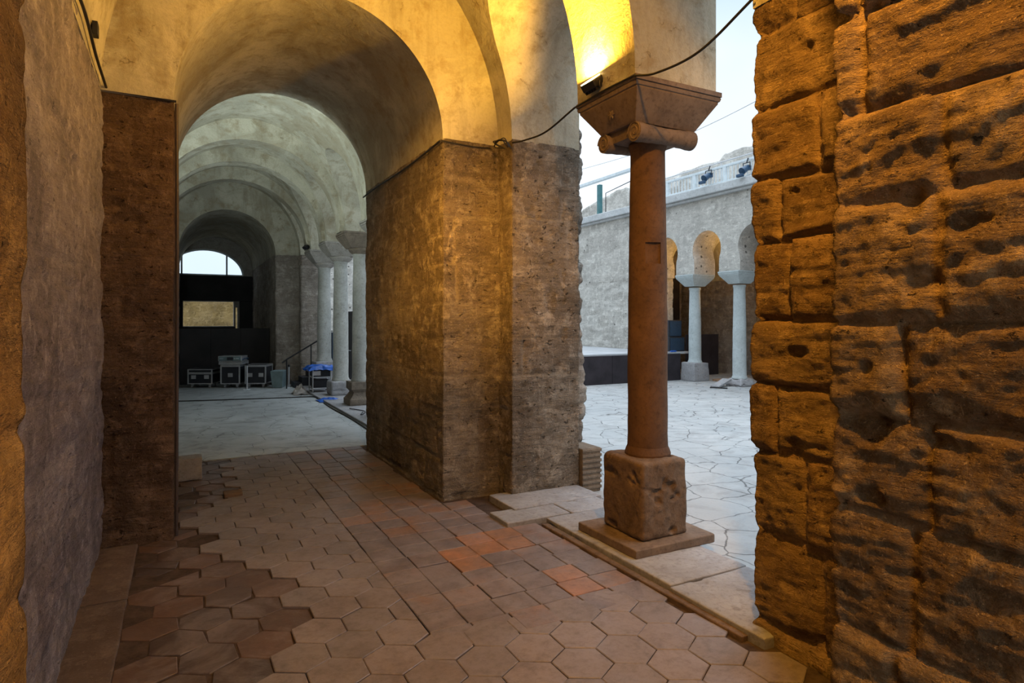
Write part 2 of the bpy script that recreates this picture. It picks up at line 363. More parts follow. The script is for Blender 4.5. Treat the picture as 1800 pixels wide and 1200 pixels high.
def path_wall(name, pts, z0, z1, res, seed, mat, closed=False, amp=.02, off_amp=.012, jd=.016, notch=0.0, resz=None, **kw):
    P = [np.array(p, float) for p in pts]
    if closed: P = P + [P[0]]
    S, XY, N = [], [], []; s = 0
    nseg = len(P) - 1
    nrm = []
    for i in range(nseg):
        d = P[i + 1] - P[i]; d = d / np.linalg.norm(d); nrm.append(np.array([d[1], -d[0]]))
    for i in range(nseg):
        L = np.linalg.norm(P[i + 1] - P[i]); n = max(2, int(round(L / res)))
        for k in range(n + (0 if (i < nseg - 1 or closed) else 1)):
            t = k / n; q = P[i] + (P[i + 1] - P[i]) * t; nn = nrm[i].copy()
            e0, e1 = t * L, (1 - t) * L; w = .03
            if e0 < w and (i > 0 or closed): nn = nn * (.5 + .5 * e0 / w) + nrm[i - 1] * (.5 - .5 * e0 / w)
            if e1 < w and (i < nseg - 1 or closed): nn = nn * (.5 + .5 * e1 / w) + nrm[(i + 1) % nseg] * (.5 - .5 * e1 / w)
            # round the arris a little
            S.append(s + t * L); XY.append(q); N.append(nn)
        s += L
    S = np.array(S); XY = np.array(XY); N = np.array(N)
    resz = resz or res
    Z = np.linspace(z0, z1, int((z1 - z0) / resz) + 1)
    SS, ZZ = np.meshgrid(S, Z, indexing='ij'); X0 = np.repeat(XY[:, 0:1], len(Z), 1); Y0 = np.repeat(XY[:, 1:2], len(Z), 1)
    tint, joint, d, off = blocks(SS, ZZ, seed, **kw)
    big = fbm(X0 * 1.1, Y0 * 1.1, ZZ * 1.1, seed + 40, 3); med = fbm(X0 * 5, Y0 * 5, ZZ * 6, seed + 50, 4, .6); fine = fbm(X0 * 22, Y0 * 22, ZZ * 30, seed + 60, 3, .6)
    pit = sstep(.38, .62, fbm(X0 * 7, Y0 * 7, ZZ * 9, seed + 70, 2))
    edge = 1 - sstep(0, .05, d)
    hol = sstep(.50, .68, fbm(X0 * 2.1, Y0 * 2.1, ZZ * 2.6, seed + 80, 2))
    strata = fbm(X0 * 2.2, Y0 * 2.2, (ZZ + .12 * X0 + .1 * Y0) * 17, seed + 77, 3, .6)
    crag = 1 - np.abs(fbm(X0 * 3.2, Y0 * 3.2, ZZ * 5, seed + 66, 4, .6)) * 2
    disp = amp * (.9 * big + .75 * med + .34 * fine + .55 * strata + .35 * (crag - .6)) + off_amp * off - jd * joint * (.7 + .5 * med) - jd * .45 * edge - pit * amp * .9 - hol * amp * 1.0
    if notch: disp = disp - notch * sstep(.35, .6, fbm(X0 * .9, Y0 * .9, ZZ * 3.1, seed + 90, 2))
    pos = np.stack([X0 + N[:, 0:1] * disp, Y0 + N[:, 1:2] * disp, ZZ], -1)
    me = grid_mesh(name, pos, closed)
    set_attr(me, np.stack([tint, joint, np.clip(.5 + .5 * med, 0, 1)], -1).reshape(-1, 3))
    return struct(new_obj(name, me, mat))

def rough_box(name, x0, x1, y0, y1, z0, z1, mat, parent=None, res=.02, amp=.012, seed=0, rnd=.02, taper=0.0):
    """a weathered block: subdivided box, rounded arrises, displaced along its normals"""
    bm = bmesh.new(); bmesh.ops.create_cube(bm, size=1)
    n = max(4, int(max(x1 - x0, y1 - y0, z1 - z0) / res)); n = min(n, 40)
    bmesh.ops.subdivide_edges(bm, edges=bm.edges[:], cuts=n, use_grid_fill=True)
    hx, hy, hz = (x1 - x0) / 2, (y1 - y0) / 2, (z1 - z0) / 2; c = Vector(((x0 + x1) / 2, (y0 + y1) / 2, (z0 + z1) / 2))
    co = np.array([v.co[:] for v in bm.verts]) * 2 * np.array([hx, hy, hz])
    inner = np.maximum(np.array([hx, hy, hz]) - rnd, 0.001); cl = np.clip(co, -inner, inner); d = co - cl
    L = np.linalg.norm(d, axis=1, keepdims=True); L[L == 0] = 1; nn = d / L; p = cl + nn * rnd
    w = p + np.array(c)
    f = fbm(w[:, 0] * 6, w[:, 1] * 6, w[:, 2] * 6, seed, 4, .6) + .6 * fbm(w[:, 0] * 2.2, w[:, 1] * 2.2, w[:, 2] * 2.2, seed + 9, 2) - 1.3 * sstep(.42, .6, fbm(w[:, 0] * 8, w[:, 1] * 8, w[:, 2] * 14, seed + 21, 2))
    bot = sstep(-hz + .0, -hz + .03, p[:, 2])
    p = p + nn * (f * amp)[:, None] * np.stack([np.ones_like(bot), np.ones_like(bot), bot], -1)
    p[:, 2] = np.maximum(p[:, 2], -hz)
    k = 1 - taper * (p[:, 2] + hz) / (2 * hz); p[:, 0] *= k; p[:, 1] *= k
    for v, q in zip(bm.verts, p): v.co = Vector(q) + c
    return from_bm(name, bm, mat, parent, True, 60)

# ------------------------------------------------------------------ the masonry body above the springing: one block cut by vaults and arches
def prism(profile, axis, a, b):
    """profile: list of (u,z); axis 'y' sweeps along Y with u=X, 'x' sweeps along X with u=Y"""
    bm = bmesh.new(); A = []; B = []
    for u, z in profile:
        if axis == 'y': A.append(bm.verts.new((u, a, z))); B.append(bm.verts.new((u, b, z)))
        else: A.append(bm.verts.new((a, u, z))); B.append(bm.verts.new((b, u, z)))
    n = len(A)
    for i in range(n): bm.faces.new((A[i], A[(i + 1) % n], B[(i + 1) % n], B[i]))
    bm.faces.new(A[::-1]); bm.faces.new(B)
    bmesh.ops.recalc_face_normals(bm, faces=bm.faces)
    me = bpy.data.meshes.new('cutter'); bm.to_mesh(me); bm.free()
    o = bpy.data.objects.new('cutter', me); col.objects.link(o); return o
def arch_profile(c, half, rz, spring, zb, n=44):
    return [(c - half, zb)] + [(c - half * math.cos(math.pi * k / n), spring + rz * math.sin(math.pi * k / n)) for k in range(n + 1)] + [(c + half, zb)]
def carve(o, cutters):
    for c in cutters:
        m = o.modifiers.new('b', 'BOOLEAN'); m.operation = 'DIFFERENCE'; m.solver = 'EXACT'; m.object = c
    dg = bpy.context.evaluated_depsgraph_get(); dg.update()
    me = bpy.data.meshes.new_from_object(o.evaluated_get(dg)); o.modifiers.clear(); o.data = me
    for c in cutters: bpy.data.objects.remove(c)
    me.polygons.foreach_set('use_smooth', [True] * len(me.polygons)); me.set_sharp_from_angle(angle=R(20))
ZS = 3.2
bm = bmesh.new(); add_box(bm, -1.0, 3.32, -1.6, 22.3, ZS, 5.5)
ceiling = struct(from_bm('ceiling', bm, 'plaster'))
cut = []
CX = 1.055
AISLE_COLS = [9.8, 11.55, 13.2, 14.9]
openings = [(2.24, 3.18), (3.84, 4.88)]
y = 8.42
for c in AISLE_COLS: openings.append((y, c - .33)); y = c + .33
openings.append((y, 15.95))
cut.append(prism(arch_profile(CX, 1.545, 1.85, ZS, ZS - .3), 'y', 1.41, 5.15))
cut.append(prism(arch_profile(1.0, 1.05, 1.05, ZS, ZS - .3), 'y', -1.7, 1.5))
cut.append(prism(arch_profile(1.0, 1.05, 1.05, ZS, ZS - .3), 'y', 5.0, 7.9))
cut.append(prism(arch_profile(CX, 1.545, 1.80, ZS, ZS - .3), 'y', 7.75, 11.37))
ribs = [(11.37, 11.73), (13.02, 13.38), (14.72, 15.08)]
cut.append(prism(arch_profile(CX, 1.49, 1.45, ZS, ZS - .3), 'y', 11.0, 15.3))
cut.append(prism(arch_profile(CX, 1.545, 1.72, ZS, ZS - .3), 'y', 11.73, 13.02))
cut.append(prism(arch_profile(CX, 1.545, 1.72, ZS, ZS - .3), 'y', 13.38, 14.72))
cut.append(prism(arch_profile(CX, 1.545, 1.68, ZS, ZS - .3), 'y', 15.08, 16.2))
cut.append(prism(arch_profile(1.0, 1.05, 1.02, ZS, ZS - .3), 'y', 16.0, 22.4))
for a, b in openings:
    r = (b - a) / 2
    cut.append(prism(arch_profile((a + b) / 2, r, r, 4.47 - r, ZS - .3, 28), 'x', CX, 3.6))
carve(ceiling, cut)

# ------------------------------------------------------------------ walls and piers (rough masonry)
path_wall('wall_left', [(-.49, -1.6), (-.49, 5.5)], -.02, 3.24, .02, 11, 'stone_left', amp=.018, off_amp=.004, jd=.006, bw=(.5, 1.1))
path_wall('wall_left_far', [(-.49, 7.6), (-.49, 16.4)], -.02, 3.24, .06, 12, 'stone_grey', amp=.02, jd=.012)
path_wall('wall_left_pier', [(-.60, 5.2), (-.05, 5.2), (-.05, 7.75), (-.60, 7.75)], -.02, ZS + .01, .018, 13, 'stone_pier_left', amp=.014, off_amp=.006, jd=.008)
path_wall('wall_left_near_pier', [(-.6, -1.3), (-.25, -1.3), (-.25, 1.42), (-.6, 1.42)], -.02, ZS + .01, .012, 14, 'stone_dark', amp=.013, off_amp=.004)
path_wall('wall_right_pier', [(2.05, 7.75), (2.05, 5.15), (2.6, 5.15), (2.6, 4.88), (3.32, 4.88), (3.32, 5.4), (3.32, 8.42), (2.6, 8.42), (2.6, 7.75)], -.02, ZS + .01, .015, 21, 'stone', closed=True, amp=.019, off_amp=.006, jd=.012, smear=-.15, ch=(.30, .48), bw=(.4, .8), notch=.012)
path_wall('wall_right_buttress', [(3.25, 8.0), (3.25, 5.32), (3.66, 5.32), (3.66, 8.0)], -.02, 3.6, .02, 22, 'stone_grey', closed=True, amp=.045, off_amp=.03, jd=.03, ch=(.14, .3), bw=(.2, .5), notch=.03)
path_wall('wall_right_near_pier', [(2.05, 1.41), (2.05, -1.2), (2.6, -1.2), (2.6, -1.6), (3.32, -1.6), (3.32, 2.24), (2.6, 2.24), (2.6, 1.41)], -.02, ZS + .01, .0105, 23, 'stone_dark', closed=True, amp=.030, off_amp=.017, jd=.028, notch=.018, jw=.018, smear=-.7, resz=.0105, ch=(.28, .46))
path_wall('wall_end_pier', [(2.05, 22.2), (2.05, 16.2), (2.6, 16.2), (2.6, 15.95), (3.32, 15.95), (3.32, 22.2)], -.02, ZS + .01, .05, 24, 'stone_grey', amp=.015)
path_wall('wall_end_left', [(-.6, 16.2), (-.05, 16.2), (-.05, 22.2)], -.02, ZS + .01, .05, 25, 'stone_grey', amp=.015)

# ------------------------------------------------------------------ aisle floor
def flat(name, x0, x1, y0, y1, z, mat, th=.1):
    bm = bmesh.new(); add_box(bm, x0, x1, y0, y1, z - th, z); return struct(from_bm(name, bm, mat))
flat('floor', -1.0, 2.62, -1.8, 7.9, -.016, 'bedding')
flat('floor_aisle_far', -1.0, 3.2, 7.9, 16.9, -.002, 'pave_aisle')
flat('floor_end_passage', -.6, 3.3, 16.9, 27, -.004, 'pave_aisle')
flat('floor_hall', 2.62, 30, -10, 40, -.03, 'pave_hall', .2)

def worn_edge(y):
    ys = [-2, 2.2, 2.6, 3.0, 3.35, 3.65, 4.0, 4.35, 4.8, 5.2, 5.55, 6.1, 6.65, 7.2, 8.4]; xs = [-.3, .15, .22, .30, .46, .64, .56, .50, .22, .12, .11, .28, .45, .4, .5]
    return float(np.interp(y, ys, xs))
rt = random.Random(5)
tv, tf, ta = [], [], []
def add_tile(poly, z, tint, th=.02, bev=.004, tilt=.0015):
    c = (sum(p[0] for p in poly) / len(poly), sum(p[1] for p in poly) / len(poly)); n = len(poly); i0 = len(tv)
    tx, ty = rt.uniform(-tilt, tilt) / .13, rt.uniform(-tilt, tilt) / .13
    for k, (rad, dz) in enumerate(((1, -th), (1, -bev * .8), (1 - bev / .12, 0))):
        for x, y in poly:
            X, Y = c[0] + (x - c[0]) * rad, c[1] + (y - c[1]) * rad
            tv.append((X, Y, z + dz + (X - c[0]) * tx + (Y - c[1]) * ty)); ta.append(tint)
    for k in range(2):
        for i in range(n): a = i0 + k * n + i; b = i0 + k * n + (i + 1) % n; tf.append((a, b, b + n, a + n))
    tf.append(tuple(i0 + 2 * n + i for i in range(n)))
W, EL = .257, .1485
row = 0; y = -1.6
while y < 7.9:
    x = -.27 + (W / 2 if row % 2 else 0)
    while x < 2.6:
        cx, cy = x + W / 2, y
        insq = (cx > 1.13 and 2.86 < cy < 5.12)
        insq2 = cx > 1.2 and cy >= 5.12
        edgeX = cx - W / 2 < 1.11 and cy > 2.86
        if (edgeX or (not insq and not insq2)) and cx > -.16 and cx < 2.5:
            e = worn_edge(cy); wn_ = cx < e
            far = cy > 7.2 + .3 * math.sin(cx * 3)
            g_ = .5 * (.010 if wn_ else .0045)
            hw, q = W / 2 - g_, EL / 2
            hh = EL - g_ * 1.15
            poly = [(cx, cy + hh), (cx - hw, cy + q - g_ * .4), (cx - hw, cy - q + g_ * .4), (cx, cy - hh), (cx + hw, cy - q + g_ * .4), (cx + hw, cy + q - g_ * .4)]
            if cx > .96 and cy > 2.80 and edgeX:     # cut straight along the border of the square tiles
                poly = [(min(px, 1.118), py) for px, py in poly]
                cyc = []
                for p_ in poly:
                    if not cyc or abs(p_[0] - cyc[-1][0]) + abs(p_[1] - cyc[-1][1]) > 1e-5: cyc.append(p_)
                poly = cyc
                if max(p_[0] for p_ in poly) - min(p_[0] for p_ in poly) < .02: x += W; continue
            j = .011 if wn_ else .0022
            poly = [(px + rt.uniform(-j, j), py + rt.uniform(-j, j)) for px, py in poly]
            if wn_:
                z = -.011 + rt.uniform(-.005, .003); tint = (rt.random(), 0.0, rt.uniform(0, .5))
                if rt.random() < .25 and len(poly) == 6:      # a broken tile: two pieces
                    a = rt.randint(0, 2); p1 = poly[a:a + 4]; p2 = poly[a + 3:] + poly[:a + 1]
                    for pp in (p1, p2):
                        cc = (sum(p[0] for p in pp) / 4, sum(p[1] for p in pp) / 4)
                        add_tile([(cc[0] + (p[0] - cc[0]) * .95, cc[1] + (p[1] - cc[1]) * .95) for p in pp], z + rt.uniform(-.003, .002), (rt.random(), 0., .3))
                else: add_tile(poly, z, tint)
            else:
                add_tile(poly, rt.uniform(-.001, .001), (rt.random(), .5, rt.uniform(.2, .9)))
        x += W
    y += EL * 1.5; row += 1
# square brick tiles, hand laid
yy = 2.80; r_ = 0
while yy < 7.85:
    ph = rt.uniform(.196, .212); xx = 1.121 + .004 * math.sin(r_)
    lim = 2.49 if yy < 4.15 else (2.24 if yy < 5.0 else 2.04)
    while xx < lim - .05:
        pw = rt.uniform(.214, .232); x1 = min(xx + pw, lim); g_ = .0022
        v = rt.random(); cx_ = (xx + x1) / 2
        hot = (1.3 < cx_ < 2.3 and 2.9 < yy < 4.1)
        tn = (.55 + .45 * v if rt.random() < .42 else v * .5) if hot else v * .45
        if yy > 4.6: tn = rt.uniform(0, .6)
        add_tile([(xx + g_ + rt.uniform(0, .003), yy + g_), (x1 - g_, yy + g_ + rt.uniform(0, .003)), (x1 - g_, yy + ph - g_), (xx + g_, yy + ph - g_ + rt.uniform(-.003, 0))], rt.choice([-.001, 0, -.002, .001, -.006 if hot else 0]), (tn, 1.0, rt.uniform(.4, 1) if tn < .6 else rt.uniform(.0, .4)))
        xx = x1
    yy += ph; r_ += 1
me = bpy.data.meshes.new('floor_tiles'); me.from_pydata(tv, [], tf); me.update(); set_attr(me, np.array(ta))
struct(new_obj('floor_tiles', me, 'tiles'))
# long slabs against the left wall
yy = -1.6; k = 0
for L in (1.1, 1.0, .95, .8, .9, 1.05, 1.0):
    b = rough_box('trim_%d' % (k + 1), -.60, -.272, yy + .006, yy + L - .006, -.08, -.002, M['slab_left'], None, .03, .004, 60 + k, .008)
    set_attr(b.data, np.array([[rt.uniform(0, .5), 0, .5]] * len(b.data.vertices))); struct(b); yy += L; k += 1
# raised marble sill under the arcade, four slabs and a moulded inner edge
def slab(n, x0, x1, y0, y1, z, seed, mat='marble'):
    return struct(rough_box('trim_%d' % n, x0, x1, y0, y1, -.06, z, mat, None, .022, .006, seed, .010))
slab(8, 2.52, 3.16, 2.10, 2.775, .040, 71); slab(9, 2.54, 3.17, 2.785, 4.20, .043, 72)
slab(10, 2.22, 2.80, 4.24, 4.56, .034, 73); slab(11, 2.42, 3.30, 4.50, 4.98, .046, 74); slab(12, 2.80, 3.24, 4.21, 4.52, .040, 75)
slab(13, 2.475, 2.53, 2.2, 4.16, .016, 76, 'pedestal')
slab(14, 2.45, 3.2, 8.5, 12.3, .04, 77); slab(15, 2.45, 3.2, 12.32, 15.9, .04, 78)

# ------------------------------------------------------------------ columns
def shaft_bm(cx, cy, z0, z1, r0, r1, seed, seg=48):
    bm = bmesh.new(); prof = []
    H_ = z1 - z0
    prof += [(r0 * 1.13, z0), (r0 * 1.15, z0 + .02), (r0 * 1.10, z0 + .045), (r0 * 1.02, z0 + .07)]
    for k in range(1, 26):
        t = k / 26; prof.append((r0 + (r1 - r0) * t + .006 * math.sin(math.pi * t), z0 + .08 + (H_ - .16) * t))
    prof += [(r1 * 1.01, z1 - .07), (r1 * 1.08, z1 - .05), (r1 * 1.12, z1 - .03), (r1 * 1.08, z1)]
    add_lathe(bm, prof, seg, cx, cy)
    for v in bm.verts:
        d = Vector((v.co.x - cx, v.co.y - cy, 0)).normalized(); k = float(fbm(v.co.x * 6, v.co.y * 6, v.co.z * 4, seed, 3)) * .006
        v.co += d * k
    return bm
def capital_bm(cx, cy, z0, z1, hx, hy, nx, ny):
    """impost capital: moulded abacus, spreading block, scrolled lower member"""
    bm = bmesh.new(); H_ = z1 - z0
    def rg(ax, ay, t): return (cx - ax, cx + ax, cy - ay, cy + ay, z0 + H_ * t)
    add_loft(bm, [rg(nx * .98, ny * .98, .30), rg(nx * 1.02, ny * 1.02, .33), rg(hx * .93, hy * .93, .76), rg(hx * .945, hy * .945, .79), rg(hx * .945, hy * .945, .82), rg(hx * .97, hy * .97, .83), rg(hx * .985, hy * .985, .88), rg(hx * .985, hy * .985, .895), rg(hx * .96, hy * .96, .90), rg(hx, hy, .915), rg(hx, hy, 1.0)])
    bmesh.ops.bevel(bm, geom=[e for e in bm.edges if abs(e.verts[0].co.z - e.verts[1].co.z) > .02], offset=.003, segments=1, affect='EDGES')
    return bm
def volutes_bm(cx, cy, z0, z1, nx, ny):
    bm = bmesh.new(); h = z1 - z0; r = h * .46
    for s in (-1, 1):      # two bolsters lying along X, pinched at the middle
        pts = []; rr = []
        for k in range(13):
            t = k / 12 * 2 - 1; pts.append((cx + t * nx * 1.04, cy + s * (ny - r * .6), z0 + r)); rr.append(r * (.80 + .2 * abs(t) ** 1.2) * (1.0 if k % 2 else .955))
        add_tube(bm, pts, rr, 20)
        for e in (-1, 1): # spiral ends
            sp = [(cx + e * nx * 1.045, cy + s * (ny - r * .6) + math.cos(a) * r * (1 - a / 15), z0 + r + math.sin(a) * r * (1 - a / 15)) for a in np.linspace(0, 12, 40)]
            add_tube(bm, sp, .006, 6)
    add_box(bm, cx - nx * .92, cx + nx * .92, cy - ny * .8, cy + ny * .8, z0 + h * .35, z1, .01)
    return bm
def echinus_bm(cx, cy, z0, z1, r0, r1):
    bm = bmesh.new(); add_lathe(bm, [(r0, z0), (r0 + (r1 - r0) * .5, z0 + (z1 - z0) * .25), (r1 * .98, z0 + (z1 - z0) * .6), (r1, z0 + (z1 - z0) * .85), (r1 * .94, z1)], 40, cx, cy); return bm

colN = thing('column', 'red-brown stone column on a tall rough block, nearest the camera, carrying the lit impost', 'column', (2.98, 3.5, .04))
def at(o, root):            # keep world placement when parenting meshes built in world coordinates
    o.parent = root; o.matrix_parent_inverse = Matrix.Translation(-Vector(root.location)); return o
at(rough_box('plinth', 2.60, 3.30, 3.17, 3.84, .040, .105, 'capital_red', None, .015, .006, 81, .012), colN)
at(rough_box('pedestal', 2.735, 3.145, 3.27, 3.72, .10, .632, 'pedestal', None, .011, .019, 88, .03, .02), colN)
shn = from_bm('shaft', shaft_bm(2.975, 3.5, .628, 2.875, .142, .122, 83, 96), 'shaft_red')
bm = bmesh.new(); add_box(bm, -.055, .055, -.06, .06, -.075, .075, 0, Matrix.Translation((2.975 - .38 * .172, 3.5 - .926 * .172, 2.07)) @ Matrix.Rotation(R(-22), 4, 'Z'))
mc = from_bm('cutter', bm, 'pedestal'); carve(shn, [mc]); at(shn, colN)
cp = at(from_bm('capital', capital_bm(2.98, 3.51, 2.835, 3.197, .385, .345, .27, .20), 'capital_red', None, True, 25), colN)
vo = from_bm('volute', volutes_bm(2.98, 3.51, 2.812, 2.965, .248, .215), 'capital_red', None, True, 30); vo.parent = cp; vo.matrix_parent_inverse = Matrix()
# carved rosette on the aisle face of the capital
bm = bmesh.new()
for k in range(6):
    a = k * math.pi / 3; c0 = Vector((2.652, 3.50, 3.03))
    add_tube(bm, [c0, c0 + Vector((.0, math.cos(a) * .018, math.sin(a) * .018)), c0 + Vector((0, math.cos(a) * .036, math.sin(a) * .036))], [.008, .009, .003], 8)
ro = from_bm('rosette', bm, 'capital_red', None, True); ro.parent = cp; ro.matrix_parent_inverse = Matrix()
def aisle_column(cy, zs, label, base, dark=False, hid=False):
    c = thing('column', label, 'column', (2.96, cy, .04), 0, 'grey marble columns along the far aisle')
    if base == 'moulded':
        bm = bmesh.new(); add_box(bm, 2.70, 3.22, cy - .26, cy + .26, .04, .15, .01)
        add_loft(bm, [(2.71, 3.21, cy - .25, cy + .25, .15), (2.77, 3.15, cy - .19, cy + .19, .23), (2.79, 3.13, cy - .17, cy + .17, .27), (2.74, 3.18, cy - .22, cy + .22, .33), (2.74, 3.18, cy - .22, cy + .22, zs)])
        at(from_bm('moulded_base', bm, 'mould_dark', None, True, 30), c)
    else:
        at(rough_box('pedestal', 2.72, 3.20, cy - .24, cy + .24, .04, zs, 'marble', None, .03, .014, int(cy * 10), .03), c)
    at(from_bm('shaft', shaft_bm(2.96, cy, zs - .005, 2.84, .158, .135, int(cy * 7), 36), 'column_grey', None, True, 40), c)
    k = at(from_bm('capital', capital_bm(2.97, cy, 2.80, 3.197, .40, .34, .24, .20), 'mould_dark' if dark else 'capital_grey', None, True, 25), c)
    e = from_bm('echinus', echinus_bm(2.97, cy, 2.81, 2.925, .15, .235), 'mould_dark' if dark else 'capital_grey', None, True, 30); e.parent = k; e.matrix_parent_inverse = Matrix()
aisle_column(9.8, .40, 'grey marble column hidden mostly behind the big middle pier', 'block')
aisle_column(11.55, .46, 'grey marble column on dark moulded base, half hidden by the big pier edge', 'moulded', True)
aisle_column(13.2, .33, 'grey marble column on pale square block, middle one of the far aisle', 'block')
aisle_column(14.9, .64, 'farthest grey marble column, behind the blue tarp and handrail', 'block')

# ------------------------------------------------------------------ hall opposite side
ZC = 2.80
bm = bmesh.new(); add_box(bm, 11.85, 12.6, 6.0, 26.0, ZC, 4.70)
hw = struct(from_bm('wall_hall_arcade', bm, 'stone_hall'))
hop = [(8.13, 9.12), (9.66, 10.65), (11.19, 12.16), (12.71, 13.70)]
cs = []
for a, b in hop:      # slightly horseshoe: the jambs swell at the springing
    r = (b - a) / 2; c = (a + b) / 2; pr = [(a + .06, ZC - .2), (a + .06, ZC + .25)] + [(c - r * math.cos(t) , 3.88 - r + r * math.sin(t)) for t in np.linspace(-.45, math.pi + .45, 34)] + [(b - .06, ZC + .25), (b - .06, ZC - .2)]
    cs.append(prism(pr, 'x', 11.5, 12.9))
carve(hw, cs)
# retint: regular courses from the shader-side attribute, on a fine remeshed front is not needed; the attribute drives block tones
def attr_from_pos(o, seed):
    me = o.data; co = np.empty(len(me.vertices) * 3); me.vertices.foreach_get('co', co); co = co.reshape(-1, 3)
    set_attr(me, np.stack([.5 + 0 * co[:, 0], 0 * co[:, 0], .5 + 0 * co[:, 0]], -1))
attr_from_pos(hw, 1)
path_wall('wall_hall_side', [(11.85, 27.0), (11.85, 13.7), (12.6, 13.7)], -.03, 4.70, .05, 31, 'stone_hall', amp=.022, off_amp=.01, jd=.012, ch=(.22, .34), bw=(.3, .7))
path_wall('wall_hall_spandrel', [(11.87, 13.75), (11.87, 6.0)], 3.90, 4.70, .05, 32, 'stone_hall', amp=.015, ch=(.22, .34), bw=(.3, .7))
path_wall('wall_hall_near', [(12.6, 8.13), (11.85, 8.13), (11.85, -10)], -.03, 4.70, .09, 33, 'stone_hall', amp=.02)
path_wall('wall_hall_end', [(3.3, 26.5), (12.0, 26.5)], -.03, 4.3, .09, 34, 'stone_hall', amp=.05, notch=.05)
path_wall('wall_hall_back', [(29.5, -9), (3.3, -9)], -.03, 4.6, .15, 35, 'stone_hall', amp=.05)
path_wall('wall_aisle_outside', [(3.32, -9), (3.32, -1.6)], -.03, 5.5, .1, 36, 'stone_hall', amp=.03)
# aisle behind the hall arcade
path_wall('wall_hall_aisle_back', [(14.7, 16.2), (14.7, 6)], -.03, 4.4, .05, 37, 'stone_grey', amp=.03, jd=.02, ch=(.18, .3), bw=(.25, .6))
path_wall('wall_hall_aisle_end', [(12.5, 15.6), (14.8, 15.6)], -.03, 4.4, .05, 38, 'stone_grey', amp=.03, jd=.02, ch=(.18, .3), bw=(.25, .6))
path_wall('wall_hall_aisle_pilaster', [(14.75, 12.25), (14.35, 12.25), (14.35, 11.75), (14.75, 11.75)], -.03, 4.4, .04, 39, 'stone_dark', amp=.015)
bm = bmesh.new(); add_box(bm, 12.55, 15.2, 5.9, 16.2, ZC, 4.70)
hc = struct(from_bm('ceiling_hall_aisle', bm, 'plaster'))
carve(hc, [prism(arch_profile(13.62, 1.06, 1.15, 3.1, ZC - .2), 'y', 5.5, 16.5)] + [prism(arch_profile((a + b) / 2, (b - a) / 2, (b - a) / 2, 3.88 - (b - a) / 2, ZC - .2, 20), 'x', 12.3, 13.6) for a, b in hop])
# terrace above: cornice, deck, ruined rear wall
bm = bmesh.new(); add_box(bm, 11.66, 12.4, 6, 26, 4.76, 4.96, .02); add_box(bm, 11.74, 12.4, 6, 26, 4.695, 4.757, .01)
struct(from_bm('trim_16', bm, 'terrace_stone'))
bm = bmesh.new(); add_box(bm, 12.35, 16.0, 6, 26, 4.71, 4.95); struct(from_bm('floor_terrace', bm, 'terrace_stone'))
def ruin(name, pts, z0, seed, ztop, mat='stone_hall', th=.5):
    """rear terrace wall with a broken top line"""
    o = path_wall(name, pts, z0, 1 + z0, .08, seed, mat, closed=True, amp=.03)
    me = o.data; n = len(me.vertices); co = np.empty(n * 3); me.vertices.foreach_get('co', co); co = co.reshape(-1, 3)
    t = co[:, 2] - z0; top = np.interp(co[:, 1], [p[0] for p in ztop], [p[1] for p in ztop]) + .06 * fbm(co[:, 1] * 2, 0, 0, seed, 3)
    co[:, 2] = z0 + t * (top - z0); me.vertices.foreach_set('co', co.ravel()); me.update()
    bm = bmesh.new(); bm.from_mesh(me); bmesh.ops.holes_fill(bm, edges=[e for e in bm.edges if e.is_boundary], sides=0); bm.to_mesh(me); bm.free(); return o
ruin('wall_terrace', [(13.5, 26), (13.5, 6.5), (14.1, 6.5), (14.1, 26)], 4.95, 41, [(6, 6.6), (11.3, 6.25), (12.6, 6.3), (12.8, 6.1), (14.3, 6.15), (14.5, 5.75), (16, 5.8), (17, 6.15), (18.3, 6.05), (20, 5.7), (26, 5.5)])

M['col_h'] = M['column_hall']
def hall_column(cy, label, zb, kind):
    c = thing('column', label, 'column', (12.2, cy, -.03), 0, 'pale columns of the arcade across the hall')
    if kind == 'block':
        at(rough_box('pedestal', 11.93, 12.47, cy - .26, cy + .26, -.03, zb, 'marble', None, .04, .012, int(cy * 10), .02, .06), c)
    else:
        o = rough_box('base_stone', 11.95, 12.5, cy - .28, cy + .28, -.03, zb, 'marble', None, .03, .035, int(cy * 10), .05, .28); at(o, c)
    at(from_bm('shaft', shaft_bm(12.2, cy, zb - .01, 2.46, .165, .14, int(cy * 9), 32), 'column_hall', None, True, 40), c)
    at(from_bm('capital', capital_bm(12.2, cy, 2.36, ZC - .002, .40, .33, .20, .18), 'column_hall', None, True, 25), c)
hall_column(12.43, 'pale marble column across the hall, square pedestal, beside the black panel', .46, 'block')
hall_column(10.92, 'pale marble column across the hall on broken base stones, next to the near pier', .16, 'rough')
hall_column(9.39, 'pale marble column across the hall hidden behind the near pier', .2, 'rough')

# ------------------------------------------------------------------ end of the aisle: dark partition, window, wall outside
def boxthing(name, label, cat, x0, x1, y0, y1, z0, z1, mat, bev=.005, group=None):
    bm = bmesh.new(); add_box(bm, x0, x1, y0, y1, z0, z1, bev); return tag(from_bm(name, bm, mat), label, cat, group)
pt = thing('partition', 'low black board partition across the far end arch behind the flight cases', 'partition', (1.0, 17.3, 0))
x = -.03
for i in range(3):
    bm = bmesh.new(); add_box(bm, x, x + .685, 17.27, 17.33, .02, 1.385, .004); at(from_bm('panel', bm, 'black_board'), pt); x += .690
for zz in (0, 1.30):
    bm = bmesh.new(); add_box(bm, -.03, 2.04, 17.33, 17.38, zz, zz + .06); at(from_bm('batten', bm, 'dark_metal'), pt)
